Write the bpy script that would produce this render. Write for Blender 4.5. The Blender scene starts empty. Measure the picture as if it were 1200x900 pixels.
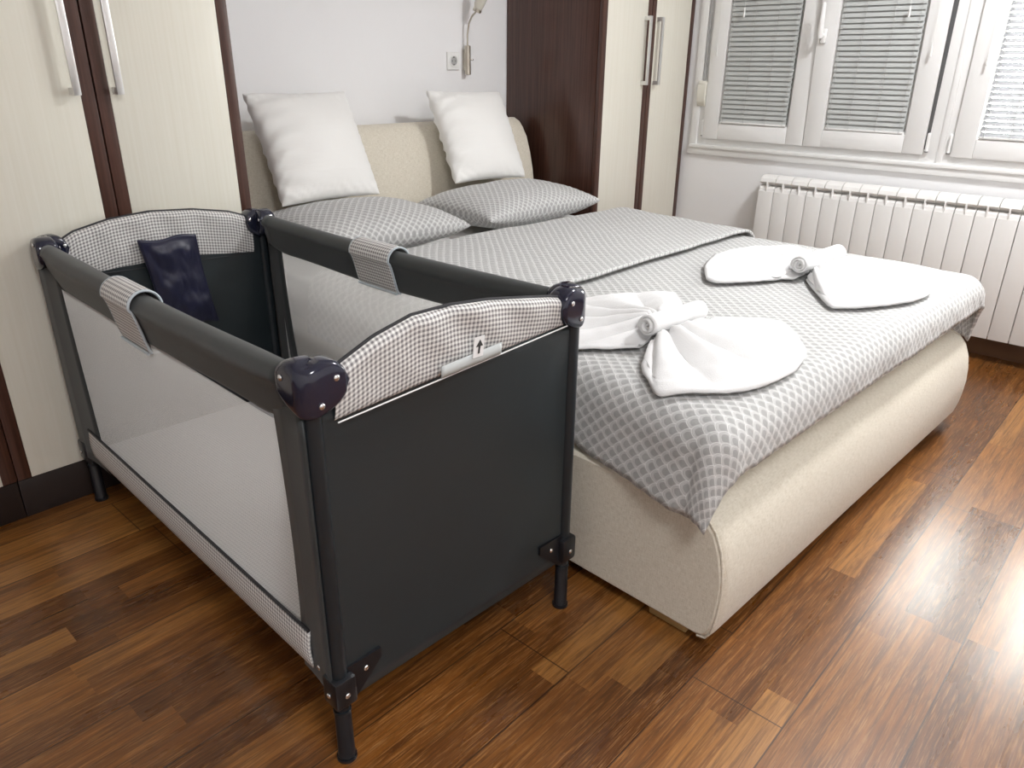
import bpy, bmesh, math, random
import numpy as np
from mathutils import Vector, Matrix, noise as mnoise

random.seed(7)
C = bpy.context.scene.collection
PI = math.pi

# ------------------------------------------------------------------ materials
class NT:
    """small wrapper to write node graphs compactly"""
    def __init__(self, m):
        m.use_nodes = True
        self.t = m.node_tree
        self.t.nodes.clear()
        self.out = self.t.nodes.new('ShaderNodeOutputMaterial')
    def n(self, kind, **kw):
        nd = self.t.nodes.new(kind)
        for k, v in kw.items():
            setattr(nd, k, v)
        return nd
    def put(self, sock, v):
        if hasattr(v, 'links') or isinstance(v, bpy.types.NodeSocket):
            self.t.links.new(v, sock)
        else:
            if sock.type == 'RGBA' and len(v) == 3:
                v = (*v, 1)
            sock.default_value = v
    def math(self, op, a, b=None, c=None, clamp=False):
        nd = self.n('ShaderNodeMath', operation=op, use_clamp=clamp)
        self.put(nd.inputs[0], a)
        if b is not None: self.put(nd.inputs[1], b)
        if c is not None: self.put(nd.inputs[2], c)
        return nd.outputs[0]
    def mix(self, f, a, b, blend='MIX'):
        nd = self.n('ShaderNodeMix', data_type='RGBA', blend_type=blend)
        self.put(nd.inputs[0], f); self.put(nd.inputs[6], a); self.put(nd.inputs[7], b)
        return nd.outputs[2]
    def coord(self, which='Object'):
        return self.n('ShaderNodeTexCoord').outputs[which]
    def sep(self, v):
        nd = self.n('ShaderNodeSeparateXYZ'); self.put(nd.inputs[0], v)
        return nd.outputs
    def comb(self, x, y, z=0.0):
        nd = self.n('ShaderNodeCombineXYZ')
        for i, q in enumerate((x, y, z)): self.put(nd.inputs[i], q)
        return nd.outputs[0]
    def mapping(self, v, scale=(1, 1, 1), loc=(0, 0, 0)):
        nd = self.n('ShaderNodeMapping'); self.put(nd.inputs[0], v)
        nd.inputs['Scale'].default_value = scale; nd.inputs['Location'].default_value = loc
        return nd.outputs[0]
    def noise(self, v, scale, detail=3, rough=.5, dist=0):
        nd = self.n('ShaderNodeTexNoise'); self.put(nd.inputs['Vector'], v)
        nd.inputs['Scale'].default_value = scale; nd.inputs['Detail'].default_value = detail
        nd.inputs['Roughness'].default_value = rough; nd.inputs['Distortion'].default_value = dist
        return nd.outputs[0]
    def white(self, v):
        nd = self.n('ShaderNodeTexWhiteNoise', noise_dimensions='3D'); self.put(nd.inputs[0], v)
        return nd.outputs[0]
    def ramp(self, f, stops, interp='LINEAR'):
        nd = self.n('ShaderNodeValToRGB'); self.put(nd.inputs[0], f)
        cr = nd.color_ramp; cr.interpolation = interp
        while len(cr.elements) < len(stops): cr.elements.new(.5)
        for e, (p, c) in zip(cr.elements, stops):
            e.position = p; e.color = (*c, 1) if len(c) == 3 else c
        return nd.outputs[0]
    def bump(self, h, strength=.2, dist=.002):
        nd = self.n('ShaderNodeBump'); self.put(nd.inputs['Height'], h)
        nd.inputs['Strength'].default_value = strength; nd.inputs['Distance'].default_value = dist
        return nd.outputs[0]
    def bsdf(self, color, rough=.5, metal=0., normal=None, spec=.5, sheen=0., coat=0., coat_rough=.1):
        b = self.n('ShaderNodeBsdfPrincipled')
        self.put(b.inputs['Base Color'], color); self.put(b.inputs['Roughness'], rough)
        self.put(b.inputs['Metallic'], metal); self.put(b.inputs['Specular IOR Level'], spec)
        if normal is not None: self.put(b.inputs['Normal'], normal)
        b.inputs['Sheen Weight'].default_value = sheen
        b.inputs['Coat Weight'].default_value = coat; b.inputs['Coat Roughness'].default_value = coat_rough
        return b.outputs[0]
    def finish(self, sh):
        self.t.links.new(sh, self.out.inputs[0])

M = {}
def new(name):
    m = bpy.data.materials.new(name); M[name] = m
    return NT(m)

def plain(name, col, rough=.5, metal=0., spec=.5, sheen=0., coat=0., grain=0., gscale=200):
    n = new(name)
    nrm = None
    if grain:
        nrm = n.bump(n.noise(n.coord('Object'), gscale, 3), grain, .002)
    var = n.noise(n.coord('Object'), 6, 3)
    c = n.mix(n.math('MULTIPLY', var, .08), (*col, 1), tuple(q * .8 for q in col))
    n.finish(n.bsdf(c, rough, metal, nrm, spec, sheen, coat))

plain('wall_paint', (.90, .90, .905), .7, spec=.25, grain=.05, gscale=300)
plain('ceiling_paint', (.82, .82, .82), .8, spec=.2)
plain('upvc', (.84, .84, .83), .28, spec=.5)
plain('radiator_enamel', (.80, .79, .77), .35)
plain('winder_plastic', (.72, .70, .62), .4)
plain('strap_grey', (.38, .38, .38), .8)
plain('slat_white', (.80, .80, .79), .4)
plain('slat_grey', (.50, .515, .505), .42)
plain('cord_white', (.8, .8, .78), .6)
plain('cord_grey', (.42, .42, .41), .7)
plain('socket_white', (.85, .85, .83), .3)
plain('socket_dark', (.10, .10, .10), .5)
plain('steel', (.62, .58, .50), .28, metal=1.)
plain('handle_alu', (.80, .80, .79), .3, metal=.75)
plain('lamp_glass', (.70, .68, .60), .15)
plain('rivet_steel', (.8, .8, .8), .25, metal=1.)
plain('cap_plastic', (.012, .014, .032), .13, spec=.6, coat=.4)
plain('black_plastic', (.010, .011, .014), .28)
plain('leg_paint', (.012, .017, .021), .32)
plain('cord_dark', (.022, .022, .026), .6)
plain('piping_blue', (.50, .56, .60), .6)
plain('tag_white', (.82, .82, .82), .6)
plain('tag_ink', (.04, .04, .04), .6)
plain('strip_grey', (.52, .55, .55), .45)
plain('plywood', (.40, .25, .10), .6)
plain('shutter_grey', (.22, .22, .22), .6)
plain('sheet_white', (.84, .84, .83), .8, sheen=.2, grain=.1, gscale=60)
plain('bulb', (.9, .88, .8), .4)

def cream():
    n = new('cream_laminate')
    o = n.coord('Object')
    g = n.noise(n.mapping(o, (120, 120, 2.5)), 1., 3)
    c = n.ramp(g, [(.3, (.74, .715, .62)), (.7, (.775, .755, .67))])
    n.finish(n.bsdf(c, .34, spec=.45, normal=n.bump(g, .03, .001)))
cream()

def wenge(name, gl):
    n = new(name)
    o = n.coord('Object')
    g = n.noise(n.mapping(o, (140, 140, 3.)), 1., 5, .6)
    c = n.ramp(g, [(.3, (.045, .018, .012)), (.7, (.095, .041, .028))])
    n.finish(n.bsdf(c, gl, spec=.5, normal=n.bump(g, .05, .001)))
wenge('wenge', .24)
wenge('wenge_strip', .35)
plain('dark_plinth', (.018, .010, .008), .5)
plain('baseboard_wood', (.13, .065, .033), .4)

def floor_mat():
    n = new('parquet')
    x, y, z = n.sep(n.coord('Object'))
    yy = n.math('SUBTRACT', y, .13)
    sidx = n.math('FLOOR', n.math('DIVIDE', yy, .065))
    bidx = n.math('FLOOR', n.math('DIVIDE', yy, .195))
    r1 = n.white(n.comb(sidx, 3.1, 0))
    xs = n.math('ADD', n.math('DIVIDE', x, .62), n.math('MULTIPLY', r1, 7.3))
    xi = n.math('FLOOR', xs)
    rc = n.white(n.comb(sidx, xi, 1.7))
    rb = n.white(n.comb(bidx, 9.1, 0))
    xb = n.math('ADD', n.math('DIVIDE', x, 1.28), n.math('MULTIPLY', rb, 5.1))
    xbi = n.math('FLOOR', xb)
    # grain, shifted for every strip
    gv = n.comb(n.math('ADD', n.math('MULTIPLY', x, 2.6), n.math('MULTIPLY', rc, 40.)),
                n.math('MULTIPLY', y, 46.), n.math('MULTIPLY', rc, 17.))
    g = n.noise(gv, 1.0, 7, .66, 1.6)
    fine = n.noise(n.comb(n.math('MULTIPLY', x, 14.), n.math('MULTIPLY', y, 330.), rc), 1., 4, .7)
    base = n.ramp(rc, [(0., (.105, .034, .006)), (.3, (.16, .056, .010)), (.6, (.22, .080, .015)), (.85, (.29, .115, .024)), (1., (.40, .18, .045))])
    c = n.mix(n.math('MULTIPLY', n.ramp(g, [(.40, (0, 0, 0)), (.60, (1, 1, 1))]), .85), base, n.mix(.68, base, (.030, .009, .003)))
    c = n.mix(n.math('MULTIPLY', n.ramp(fine, [(.5, (0, 0, 0)), (.72, (1, 1, 1))]), .6), c, (.46, .23, .08))
    # seams
    fb = n.math('FRACT', n.math('DIVIDE', yy, .195))
    seam = n.math('LESS_THAN', n.math('MINIMUM', fb, n.math('SUBTRACT', 1., fb)), .0085)
    fx = n.math('FRACT', xb)
    seam2 = n.math('LESS_THAN', n.math('MINIMUM', fx, n.math('SUBTRACT', 1., fx)), .0012)
    sm = n.math('MAXIMUM', seam, seam2)
    c = n.mix(n.math('MULTIPLY', sm, .75), c, (.02, .008, .004))
    # pale scratches and specks of wear
    sc = n.noise(n.comb(n.math('MULTIPLY', x, 30.), n.math('MULTIPLY', y, 120.), 0.), 1., 4, .8)
    wear = n.math('MULTIPLY', n.ramp(sc, [(.69, (0, 0, 0)), (.74, (1, 1, 1))]), .35)
    c = n.mix(wear, c, (.5, .34, .22))
    rg = n.noise(n.comb(n.math('MULTIPLY', x, 5.), n.math('MULTIPLY', y, 22.), rc), 1., 4)
    rough = n.math('ADD', n.math('MULTIPLY', rg, .14), n.math('ADD', .20, n.math('MULTIPLY', rc, .06)))
    h = n.math('SUBTRACT', n.math('ADD', n.math('MULTIPLY', fine, .25), n.math('MULTIPLY', g, .25)), sm)
    n.finish(n.bsdf(c, rough, normal=n.bump(h, .10, .0012), spec=.45, coat=.22, coat_rough=.2))
floor_mat()

def scallop_mat():
    n = new('scallop_print')
    u, v, _ = n.sep(n.coord('UV'))
    W = .031; R = W / 2
    vr = n.math('DIVIDE', v, .0185)
    j0 = n.math('FLOOR', vr)
    fr = n.math('SUBTRACT', vr, j0)
    par = n.math('MODULO', n.math('ADD', j0, 1000.), 2.)
    def dist(p, dy):
        q = n.math('ADD', n.math('DIVIDE', u, W), n.math('MULTIPLY', p, .5))
        fx = n.math('SUBTRACT', n.math('SUBTRACT', q, n.math('FLOOR', q)), .5)
        fx = n.math('MULTIPLY', fx, 2.)
        return n.math('SQRT', n.math('ADD', n.math('MULTIPLY', fx, fx), n.math('MULTIPLY', dy, dy)))
    dA = dist(par, fr)
    dB = dist(n.math('SUBTRACT', 1., par), n.math('SUBTRACT', 1., fr))
    inA = n.math('LESS_THAN', dA, 1.)
    d = n.math('ADD', n.math('MULTIPLY', inA, dA), n.math('MULTIPLY', n.math('SUBTRACT', 1., inA), dB))
    def ring(c, w):
        return n.math('LESS_THAN', n.math('ABSOLUTE', n.math('SUBTRACT', d, c)), w)
    line = n.math('MAXIMUM', n.math('MAXIMUM', ring(.96, .040), ring(.79, .027)), ring(.64, .024))
    pos = n.coord('Object')
    tone = n.noise(pos, 60, 2)
    grey = n.mix(tone, (.33, .33, .325), (.44, .44, .435))
    c = n.mix(line, grey, (.84, .84, .83))
    wr = n.noise(pos, 22, 4, .6)
    n.finish(n.bsdf(c, .75, normal=n.bump(n.math('ADD', wr, n.math('MULTIPLY', n.noise(pos, 900, 2), .04)), .45, .006), spec=.2, sheen=.25))
scallop_mat()

def gingham_mat(name, period, light=(.80, .79, .77), dark=(.20, .19, .195), soft=.0):
    n = new(name)
    u, v, _ = n.sep(n.coord('UV'))
    def st(a):
        f = n.math('FRACT', n.math('DIVIDE', n.math('ADD', a, 50.), period))
        return n.math('LESS_THAN', f, .5)
    s = n.math('MULTIPLY', n.math('ADD', st(u), st(v)), .5)
    c = n.ramp(s, [(0., light), (.5, tuple(.5 * a + .5 * b + .02 for a, b in zip(light, dark))), (1., dark)])
    pos = n.coord('Object')
    n.finish(n.bsdf(c, .7, normal=n.bump(n.noise(pos, 28, 3), .3, .006), spec=.25, sheen=.1))
gingham_mat('gingham', .0085)
gingham_mat('gingham_mattress', .0075, (.84, .84, .84), (.36, .36, .37))

def dark_fabric(name, col, rough, sheen, bump=.15):
    n = new(name)
    pos = n.coord('Object')
    w = n.noise(pos, 900, 2)
    wr = n.noise(pos, 9, 3)
    c = n.mix(wr, col, tuple(q * 1.35 for q in col))
    n.finish(n.bsdf(c, rough, normal=n.bump(n.math('ADD', n.math('MULTIPLY', w, .12), wr), bump, .006), spec=.5, sheen=sheen))
dark_fabric('slate_fabric', (.021, .025, .026), .55, .15)
dark_fabric('slate_panel', (.013, .019, .022), .36, .06, .10)
dark_fabric('navy_nylon', (.008, .009, .030), .30, .05, .5)

def netting():
    n = new('netting')
    u, v, _ = n.sep(n.coord('UV'))
    P_ = .0032
    def tri(a):
        f = n.math('FRACT', n.math('DIVIDE', n.math('ADD', a, 50.), P_))
        return n.math('ABSOLUTE', n.math('SUBTRACT', f, .5))
    a = n.math('ADD', u, v); b = n.math('SUBTRACT', u, v)
    hole = n.math('MULTIPLY', n.math('LESS_THAN', tri(a), .255), n.math('LESS_THAN', tri(b), .255))
    d = n.n('ShaderNodeBsdfDiffuse'); d.inputs[0].default_value = (.86, .85, .83, 1)
    tl = n.n('ShaderNodeBsdfTranslucent'); tl.inputs[0].default_value = (.86, .85, .83, 1)
    mx = n.n('ShaderNodeMixShader'); mx.inputs[0].default_value = .45
    n.t.links.new(d.outputs[0], mx.inputs[1]); n.t.links.new(tl.outputs[0], mx.inputs[2])
    tr = n.n('ShaderNodeBsdfTransparent')
    m2 = n.n('ShaderNodeMixShader'); n.put(m2.inputs[0], hole)
    n.t.links.new(mx.outputs[0], m2.inputs[1]); n.t.links.new(tr.outputs[0], m2.inputs[2])
    n.finish(m2.outputs[0])
netting()

def beige():
    n = new('beige_weave')
    u, v, _ = n.sep(n.coord('UV'))
    a = n.noise(n.comb(n.math('MULTIPLY', u, 520.), n.math('MULTIPLY', v, 55.), 0.), 1., 3, .7)
    b = n.noise(n.comb(n.math('MULTIPLY', u, 55.), n.math('MULTIPLY', v, 520.), 5.), 1., 3, .7)
    h = n.math('MULTIPLY', n.math('ADD', a, b), .5)
    c = n.ramp(h, [(.36, (.56, .51, .41)), (.5, (.70, .65, .545)), (.64, (.80, .76, .67))])
    st = n.noise(n.coord('Object'), 5, 4)
    c = n.mix(n.math('MULTIPLY', n.ramp(st, [(.52, (0, 0, 0)), (.8, (1, 1, 1))]), .10), c, (.60, .52, .40))
    n.finish(n.bsdf(c, .85, normal=n.bump(h, .35, .002), spec=.2, sheen=.2))
beige()

def cushion_mat():
    n = new('white_satin')
    pos = n.coord('Object')
    wr = n.noise(n.mapping(pos, (9, 9, 60)), 1., 3)
    n.finish(n.bsdf((.86, .855, .83), .55, normal=n.bump(wr, .22, .006), spec=.35, sheen=.3))
cushion_mat()

def terry():
    n = new('terry_white')
    pos = n.coord('Object')
    a = n.noise(pos, 420, 2, .6)
    n.finish(n.bsdf((.82, .82, .82), .9, normal=n.bump(a, .5, .003), spec=.1, sheen=.2))
terry()

def glass():
    n = new('pane_glass')
    fr = n.n('ShaderNodeFresnel'); fr.inputs[0].default_value = 1.45
    tr = n.n('ShaderNodeBsdfTransparent'); tr.inputs[0].default_value = (.96, .98, .97, 1)
    gl = n.n('ShaderNodeBsdfGlossy'); gl.inputs['Roughness'].default_value = .01
    m = n.n('ShaderNodeMixShader'); n.put(m.inputs[0], fr.outputs[0])
    n.t.links.new(tr.outputs[0], m.inputs[1]); n.t.links.new(gl.outputs[0], m.inputs[2])
    n.finish(m.outputs[0])
glass()

def slat_light():
    n = new('slat_translucent')
    d = n.n('ShaderNodeBsdfDiffuse'); d.inputs[0].default_value = (.85, .85, .84, 1)
    tl = n.n('ShaderNodeBsdfTranslucent'); tl.inputs[0].default_value = (.85, .85, .84, 1)
    m = n.n('ShaderNodeMixShader'); m.inputs[0].default_value = .25
    n.t.links.new(d.outputs[0], m.inputs[1]); n.t.links.new(tl.outputs[0], m.inputs[2])
    n.finish(m.outputs[0])
slat_light()
plain('slat_open_shaded', (.30, .30, .31), .5)  # white slats; their backlit shade is put into the darker colour

# ------------------------------------------------------------------ object helpers
def root_of(o):
    while o.parent: o = o.parent
    return o

def link(name, verts, faces, mat, parent=None, uvs=None, smooth=True, autosharp=None):
    """verts in world metres; a child keeps its mesh relative to its thing's base"""
    off = Vector((0, 0, 0))
    if parent is not None: off = root_of(parent).location
    me = bpy.data.meshes.new(name)
    me.from_pydata([(v[0] - off[0], v[1] - off[1], v[2] - off[2]) for v in verts], [], faces)
    if uvs is not None:
        ul = me.uv_layers.new(name='UVMap')
        for lp in me.loops:
            ul.data[lp.index].uv = uvs[lp.vertex_index]
    me.materials.append(M[mat])
    if smooth:
        for p in me.polygons: p.use_smooth = True
    bm = bmesh.new(); bm.from_mesh(me)
    bmesh.ops.recalc_face_normals(bm, faces=bm.faces)
    bm.to_mesh(me); bm.free()
    o = bpy.data.objects.new(name, me); C.objects.link(o)
    if parent is not None: o.parent = parent
    if autosharp:
        me.set_sharp_from_angle(angle=math.radians(autosharp))
    return o

class MB:
    """collects shapes into ONE mesh"""
    def __init__(self): self.v, self.f, self.uv = [], [], []
    def add(self, v, f, uv=None):
        k = len(self.v)
        self.v += [tuple(q) for q in v]
        self.f += [tuple(i + k for i in ff) for ff in f]
        self.uv += list(uv) if uv is not None else [(q[0] + q[1], q[2]) for q in v]
        return self
    def box(self, a, b, bev=0., seg=2, fn=None):
        bm = bmesh.new()
        bmesh.ops.create_cube(bm, size=1)
        s = [b[i] - a[i] for i in range(3)]; c = [(b[i] + a[i]) / 2 for i in range(3)]
        for v in bm.verts: v.co = Vector((v.co.x * s[0] + c[0], v.co.y * s[1] + c[1], v.co.z * s[2] + c[2]))
        if bev: bmesh.ops.bevel(bm, geom=bm.edges[:], offset=bev, segments=seg, profile=.5, affect='EDGES')
        return self.bm(bm, fn)
    def bm(self, bm, fn=None):
        bm.verts.index_update()
        vs = [tuple(v.co) for v in bm.verts]
        if fn: vs = [tuple(fn(*v)) for v in vs]
        self.add(vs, [[q.index for q in f.verts] for f in bm.faces])
        bm.free(); return self
    def tube(self, pts, r, n=10, cap=True, ry=None):
        pts = [Vector(p) for p in pts]
        rs = r if isinstance(r, (list, tuple)) else [r] * len(pts)
        V, F = [], []
        up = None
        for i, p in enumerate(pts):
            t = (pts[min(i + 1, len(pts) - 1)] - pts[max(i - 1, 0)]).normalized()
            if up is None:
                up = Vector((0, 0, 1)) if abs(t.z) < .9 else Vector((1, 0, 0))
            a = t.cross(up).normalized(); b = a.cross(t).normalized(); up = b
            for k in range(n):
                q = 2 * PI * k / n
                V.append(p + a * (math.cos(q) * rs[i]) + b * (math.sin(q) * rs[i]))
        for i in range(len(pts) - 1):
            for k in range(n):
                F.append((i * n + k, i * n + (k + 1) % n, (i + 1) * n + (k + 1) % n, (i + 1) * n + k))
        if cap:
            F.append(tuple(range(n - 1, -1, -1))); F.append(tuple((len(pts) - 1) * n + k for k in range(n)))
        return self.add(V, F)
    def grid(self, P, UV=None, loop_u=False, loop_v=False, caps=False):
        """P[i][j] points"""
        nu, nv = len(P), len(P[0])
        V = [P[i][j] for i in range(nu) for j in range(nv)]
        uv = [UV[i][j] for i in range(nu) for j in range(nv)] if UV is not None else None
        F = []
        for i in range(nu if loop_u else nu - 1):
            for j in range(nv if loop_v else nv - 1):
                F.append((i * nv + j, ((i + 1) % nu) * nv + j, ((i + 1) % nu) * nv + (j + 1) % nv, i * nv + (j + 1) % nv))
        if caps:
            F.append(tuple(range(nv - 1, -1, -1))); F.append(tuple((nu - 1) * nv + j for j in range(nv)))
        return self.add(V, F, uv)
    def sphere(self, c, r, sc=(1, 1, 1), n=12):
        bm = bmesh.new(); bmesh.ops.create_uvsphere(bm, u_segments=n, v_segments=max(6, n // 2), radius=r)
        for v in bm.verts: v.co = Vector((v.co.x * sc[0] + c[0], v.co.y * sc[1] + c[1], v.co.z * sc[2] + c[2]))
        return self.bm(bm)
    def lathe(self, prof, c, n=24, axis='z'):
        P = []
        for r, h in prof:
            row = []
            for k in range(n):
                a = 2 * PI * k / n; x, y = r * math.cos(a), r * math.sin(a)
                row.append({'z': (c[0] + x, c[1] + y, c[2] + h), 'y': (c[0] + x, c[1] + h, c[2] + y), 'x': (c[0] + h, c[1] + x, c[2] + y)}[axis])
            P.append(row)
        return self.grid(P, None, False, True, caps=True)
    def build(self, name, mat, parent=None, smooth=True, sharp=35, solid=0., offset=0., sub=0):
        o = link(name, self.v, self.f, mat, parent, self.uv, smooth, sharp)
        if solid:
            md = o.modifiers.new('thickness', 'SOLIDIFY'); md.thickness = solid; md.offset = offset
        if sub:
            md = o.modifiers.new('smooth', 'SUBSURF'); md.levels = md.render_levels = sub
        return o

def thing(name, label, cat, loc, group=None):
    o = bpy.data.objects.new(name, None); C.objects.link(o)
    o.location = loc; o.empty_display_size = .05
    bpy.context.view_layer.update()
    return tag(o, label, cat, group)
def tag(o, label, cat, group=None):
    o['label'] = label; o['category'] = cat
    if group: o['group'] = group
    return o
def struct(o, label=None):
    o['kind'] = 'structure'
    if label: o['label'] = label
    return o
def struct_root(name, loc):
    o = bpy.data.objects.new(name, None); C.objects.link(o); o.location = loc
    o['kind'] = 'structure'
    return o
def nz(x, y, z): return mnoise.noise(Vector((x, y, z)))

# ------------------------------------------------------------------ room shell
YB = 2.75      # back wall
XW = 3.743     # window wall
X0, Y0, H = -1.7, -2.3, 2.55
struct(MB().box((X0 - .1, Y0 - .1, -.1), (XW + .25, YB + .1, 0)).build('floor', 'parquet', smooth=False))
struct(MB().box((X0 - .1, Y0 - .1, H), (XW + .25, YB + .1, H + .1)).build('ceiling', 'ceiling_paint', smooth=False))
struct(MB().box((X0 - .1, YB, 0), (XW + .25, YB + .1, H)).build('wall_back', 'wall_paint', smooth=False))
struct(MB().box((X0 - .1, Y0, 0), (X0, YB, H)).build('wall_left', 'wall_paint', smooth=False))
struct(MB().box((X0 - .1, Y0 - .1, 0), (XW + .25, Y0, H)).build('wall_front', 'wall_paint', smooth=False))
ZT = 2.12
WY0 = -.30     # far end of the window band
m = MB()
m.box((XW, Y0, 0), (XW + .20, YB, .79)).box((XW, Y0, ZT), (XW + .20, YB, H))
m.box((XW, 2.075, .79), (XW + .20, YB, ZT)).box((XW, Y0, .79), (XW + .20, WY0, ZT))
struct(m.build('wall_right', 'wall_paint', smooth=False))
# baseboard under the radiator
struct(MB().box((XW - .014, Y0, 0), (XW, 2.165, .085), .003).build('baseboard_right', 'baseboard_wood'))
struct(MB().box((X0, Y0, 0), (X0 + .014, YB, .085), .003).build('baseboard_left', 'baseboard_wood'))

# outer window frame, sill board and side trim
m = MB()
m.box((XW - .016, WY0 - .03, .745), (XW + .004, 2.135, .788), .004)
m.box((XW - .024, WY0 - .03, .778), (XW + .02, 2.12, .796), .004)
struct(m.build('trim_1', 'upvc', sharp=30))
m = MB()
m.box((XW - .012, 2.086, .790), (XW + .004, 2.130, ZT + .04), .003)
m.box((XW - .012, WY0 - .05, ZT), (XW + .004, 2.130, ZT + .05), .003)
struct(m.build('trim_2', 'upvc', sharp=30))
m = MB()
for a, b in ((2.035, 2.090), (.850, .984), (.275, .340), (WY0, WY0 + .04)):
    m.box((XW - .004, a, .79), (XW + .07, b, ZT), .004)
m.box((XW - .0025, WY0 + .001, .791), (XW + .068, 2.089, .838), .002)
m.box((XW - .0025, WY0 + .001, ZT - .05), (XW + .068, 2.089, ZT - .001), .002)
m.box((XW - .010, .893, .79), (XW, .917, ZT), .003)
struct(m.build('trim_3', 'upvc', sharp=30))

SX = XW - .022     # front of the sashes
def sash(n, y0, y1, handle=None, hinge=None, shutter=False, blind=True):
    """casement between y0 < y1"""
    r = struct_root('window_%d' % n, (SX, (y0 + y1) / 2, .828))
    z0, z1 = .828, ZT - .045
    st = .085
    m = MB()
    for a, b in (((SX, y0, z0), (SX + .017, y0 + st, z1)), ((SX, y1 - st, z0), (SX + .017, y1, z1)),
                 ((SX, y0 + st, z0), (SX + .017, y1 - st, z0 + .078)), ((SX, y0 + st, z1 - .078), (SX + .017, y1 - st, z1))):
        m.box(a, b, .004)
    for a, b in (((SX + .016, y0 + .016, z0 + .014), (XW + .035, y0 + st, z1)), ((SX + .016, y1 - st, z0 + .014), (XW + .035, y1 - .016, z1)),
                 ((SX + .016, y0 + st, z0 + .014), (XW + .035, y1 - st, z0 + .078)), ((SX + .016, y0 + st, z1 - .078), (XW + .035, y1 - st, z1))):
        m.box(a, b)
    m.build('sash_frame', 'upvc', r, sharp=30)
    # sloped glazing bead
    g0, g1, h0, h1 = y0 + st, y1 - st, z0 + .078, z1 - .078
    mb = MB(); w = .014
    def bead(p, q): return [(SX + .004, p[0], p[1]), (SX + .004, q[0], q[1])]
    o_ = [(g0 - .004, h0 - .004), (g1 + .004, h0 - .004), (g1 + .004, h1 + .004), (g0 - .004, h1 + .004)]
    i_ = [(g0 + w, h0 + w), (g1 - w, h0 + w), (g1 - w, h1 - w), (g0 + w, h1 - w)]
    P = [[(SX + .001, *o_[k]) for k in range(4)], [(SX + .004, *o_[k]) for k in range(4)], [(SX + .020, *i_[k]) for k in range(4)], [(SX + .034, *i_[k]) for k in range(4)]]
    mb.grid(P, None, False, True)
    mb.build('glazing_bead', 'upvc', r, smooth=False)
    MB().box((XW + .008, g0, h0), (XW + .014, g1, h1)).build('pane', 'pane_glass', r, smooth=False)
    if handle:
        hy, zt = handle
        hm = MB()
        hm.box((SX - .012, hy - .014, zt - .160), (SX, hy + .014, zt - .095), .008, 3)
        hm.tube([(SX - .006, hy, zt - .125), (SX - .045, hy, zt - .125)], .010, 12)
        hm.tube([(SX - .042, hy, zt - .135), (SX - .046, hy, zt - .11), (SX - .046, hy, zt - .05), (SX - .044, hy, zt)], [.010, .0125, .0105, .009], 12)
        hm.sphere((SX - .044, hy, zt), .009)
        hm.build('handle', 'upvc', r)
    if hinge:
        hy, sg = hinge
        hm = MB().tube([(XW - .012, hy, z0 + .014), (XW - .012, hy, z0 + .085)], .0075, 12)
        hm.sphere((XW - .012, hy, z0 + .085), .0075)
        hm.build('hinge', 'upvc', r)
        MB().tube([(XW - .012, hy, z0 + .011), (XW - .012, hy, z0 + .0145)], .0078, 12).build('hinge_cap', 'socket_dark', r)
    if shutter:
        sm = MB()
        z = shutter
        while z < ZT:
            sm.box((XW + .12, y0 - .04, z), (XW + .132, y1 + .04, z + .0479), .002)
            z += .048
        sm.build('roller_shutter', 'shutter_grey', r)
    return r, (g0, g1, h0, h1)

def blind(label, g0, g1, h0, h1, tilt, mat, cords, tassel=None, tassel2=None):
    x = SX + .004
    r = thing('venetian_blind', label, 'blind', (x, (g0 + g1) / 2, h0), 'blinds in the window sashes')
    a0, a1 = g0 + .010, g1 - .010
    sm = MB(); pitch = .0222; w = .0125
    z = h0 + .020
    ct, st_ = math.cos(tilt), math.sin(tilt)
    while z < h1 - .03:
        P = []
        for q in (-1, -.5, 0, .5, 1):
            cr = .0018 * (1 - q * q)
            dx = q * w * ct + cr * st_; dz = q * w * st_ - cr * ct
            P.append([(x + dx, a0, z - dz), (x + dx, a1, z - dz)])
        # room-side edge is the lower one
        sm.grid(P)
        z += pitch
    sm.build('slats', mat, r, sharp=None)
    MB().box((x - .009, a0, h0 + .002), (x + .009, a1, h0 + .012), .003).build('bottom_rail', 'slat_white', r)
    MB().box((x - .012, a0, h1 - .03), (x + .012, a1, h1), .002).build('head_rail', 'slat_white', r)
    cm = MB()
    for f in cords:
        y = a0 + (a1 - a0) * f
        cm.tube([(x - .0125, y, h0 + .008), (x - .0125, y, h1 - .01)], .0009, 5)
    cm.build('ladder_cord', 'cord_grey', r)
    for tz in (tassel, tassel2):
        if tz:
            y, zz = tz
            cm = MB().tube([(x - .026, y, zz + .018), (x - .024, y, zz + .2), (x - .012, y, h1 - .012)], .0008, 5)
            cm.build('pull_cord', 'cord_white', r)
            MB().lathe([(.0015, .022), (.0032, .016), (.0048, -.012), (.0045, -.020), (.0015, -.022)], (x - .026, y, zz), 10).build('tassel', 'cord_white', r)
    return r

w1, g = sash(1, 1.511, 2.050, shutter=.78, hinge=(2.056, 1))
blind('closed grey venetian blind in the window sash next to the wardrobe', *g, -1.16, 'slat_grey', (.04, .30, .63, .955), (1.880, 1.415), (2.004, 1.245))
w2, g = sash(2, .972, 1.508, handle=(1.478, 1.435), shutter=.78, hinge=(.960, 1))
b2 = blind('closed grey venetian blind in the middle sash, the one with the window handle', *g, -1.16, 'slat_grey', (.045, .34, .69, .955), (1.125, 1.395), (1.012, 1.243))
w3, g = sash(3, .325, .862, shutter=1.60, hinge=(.873, 1))
blind('bright backlit venetian blind at the right edge, above the radiator', *g, -.72, 'slat_open_shaded', (.04, .35, .68, .955), (.800, 1.210))
w4, g = sash(4, -.262, .290, shutter=1.60)

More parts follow.
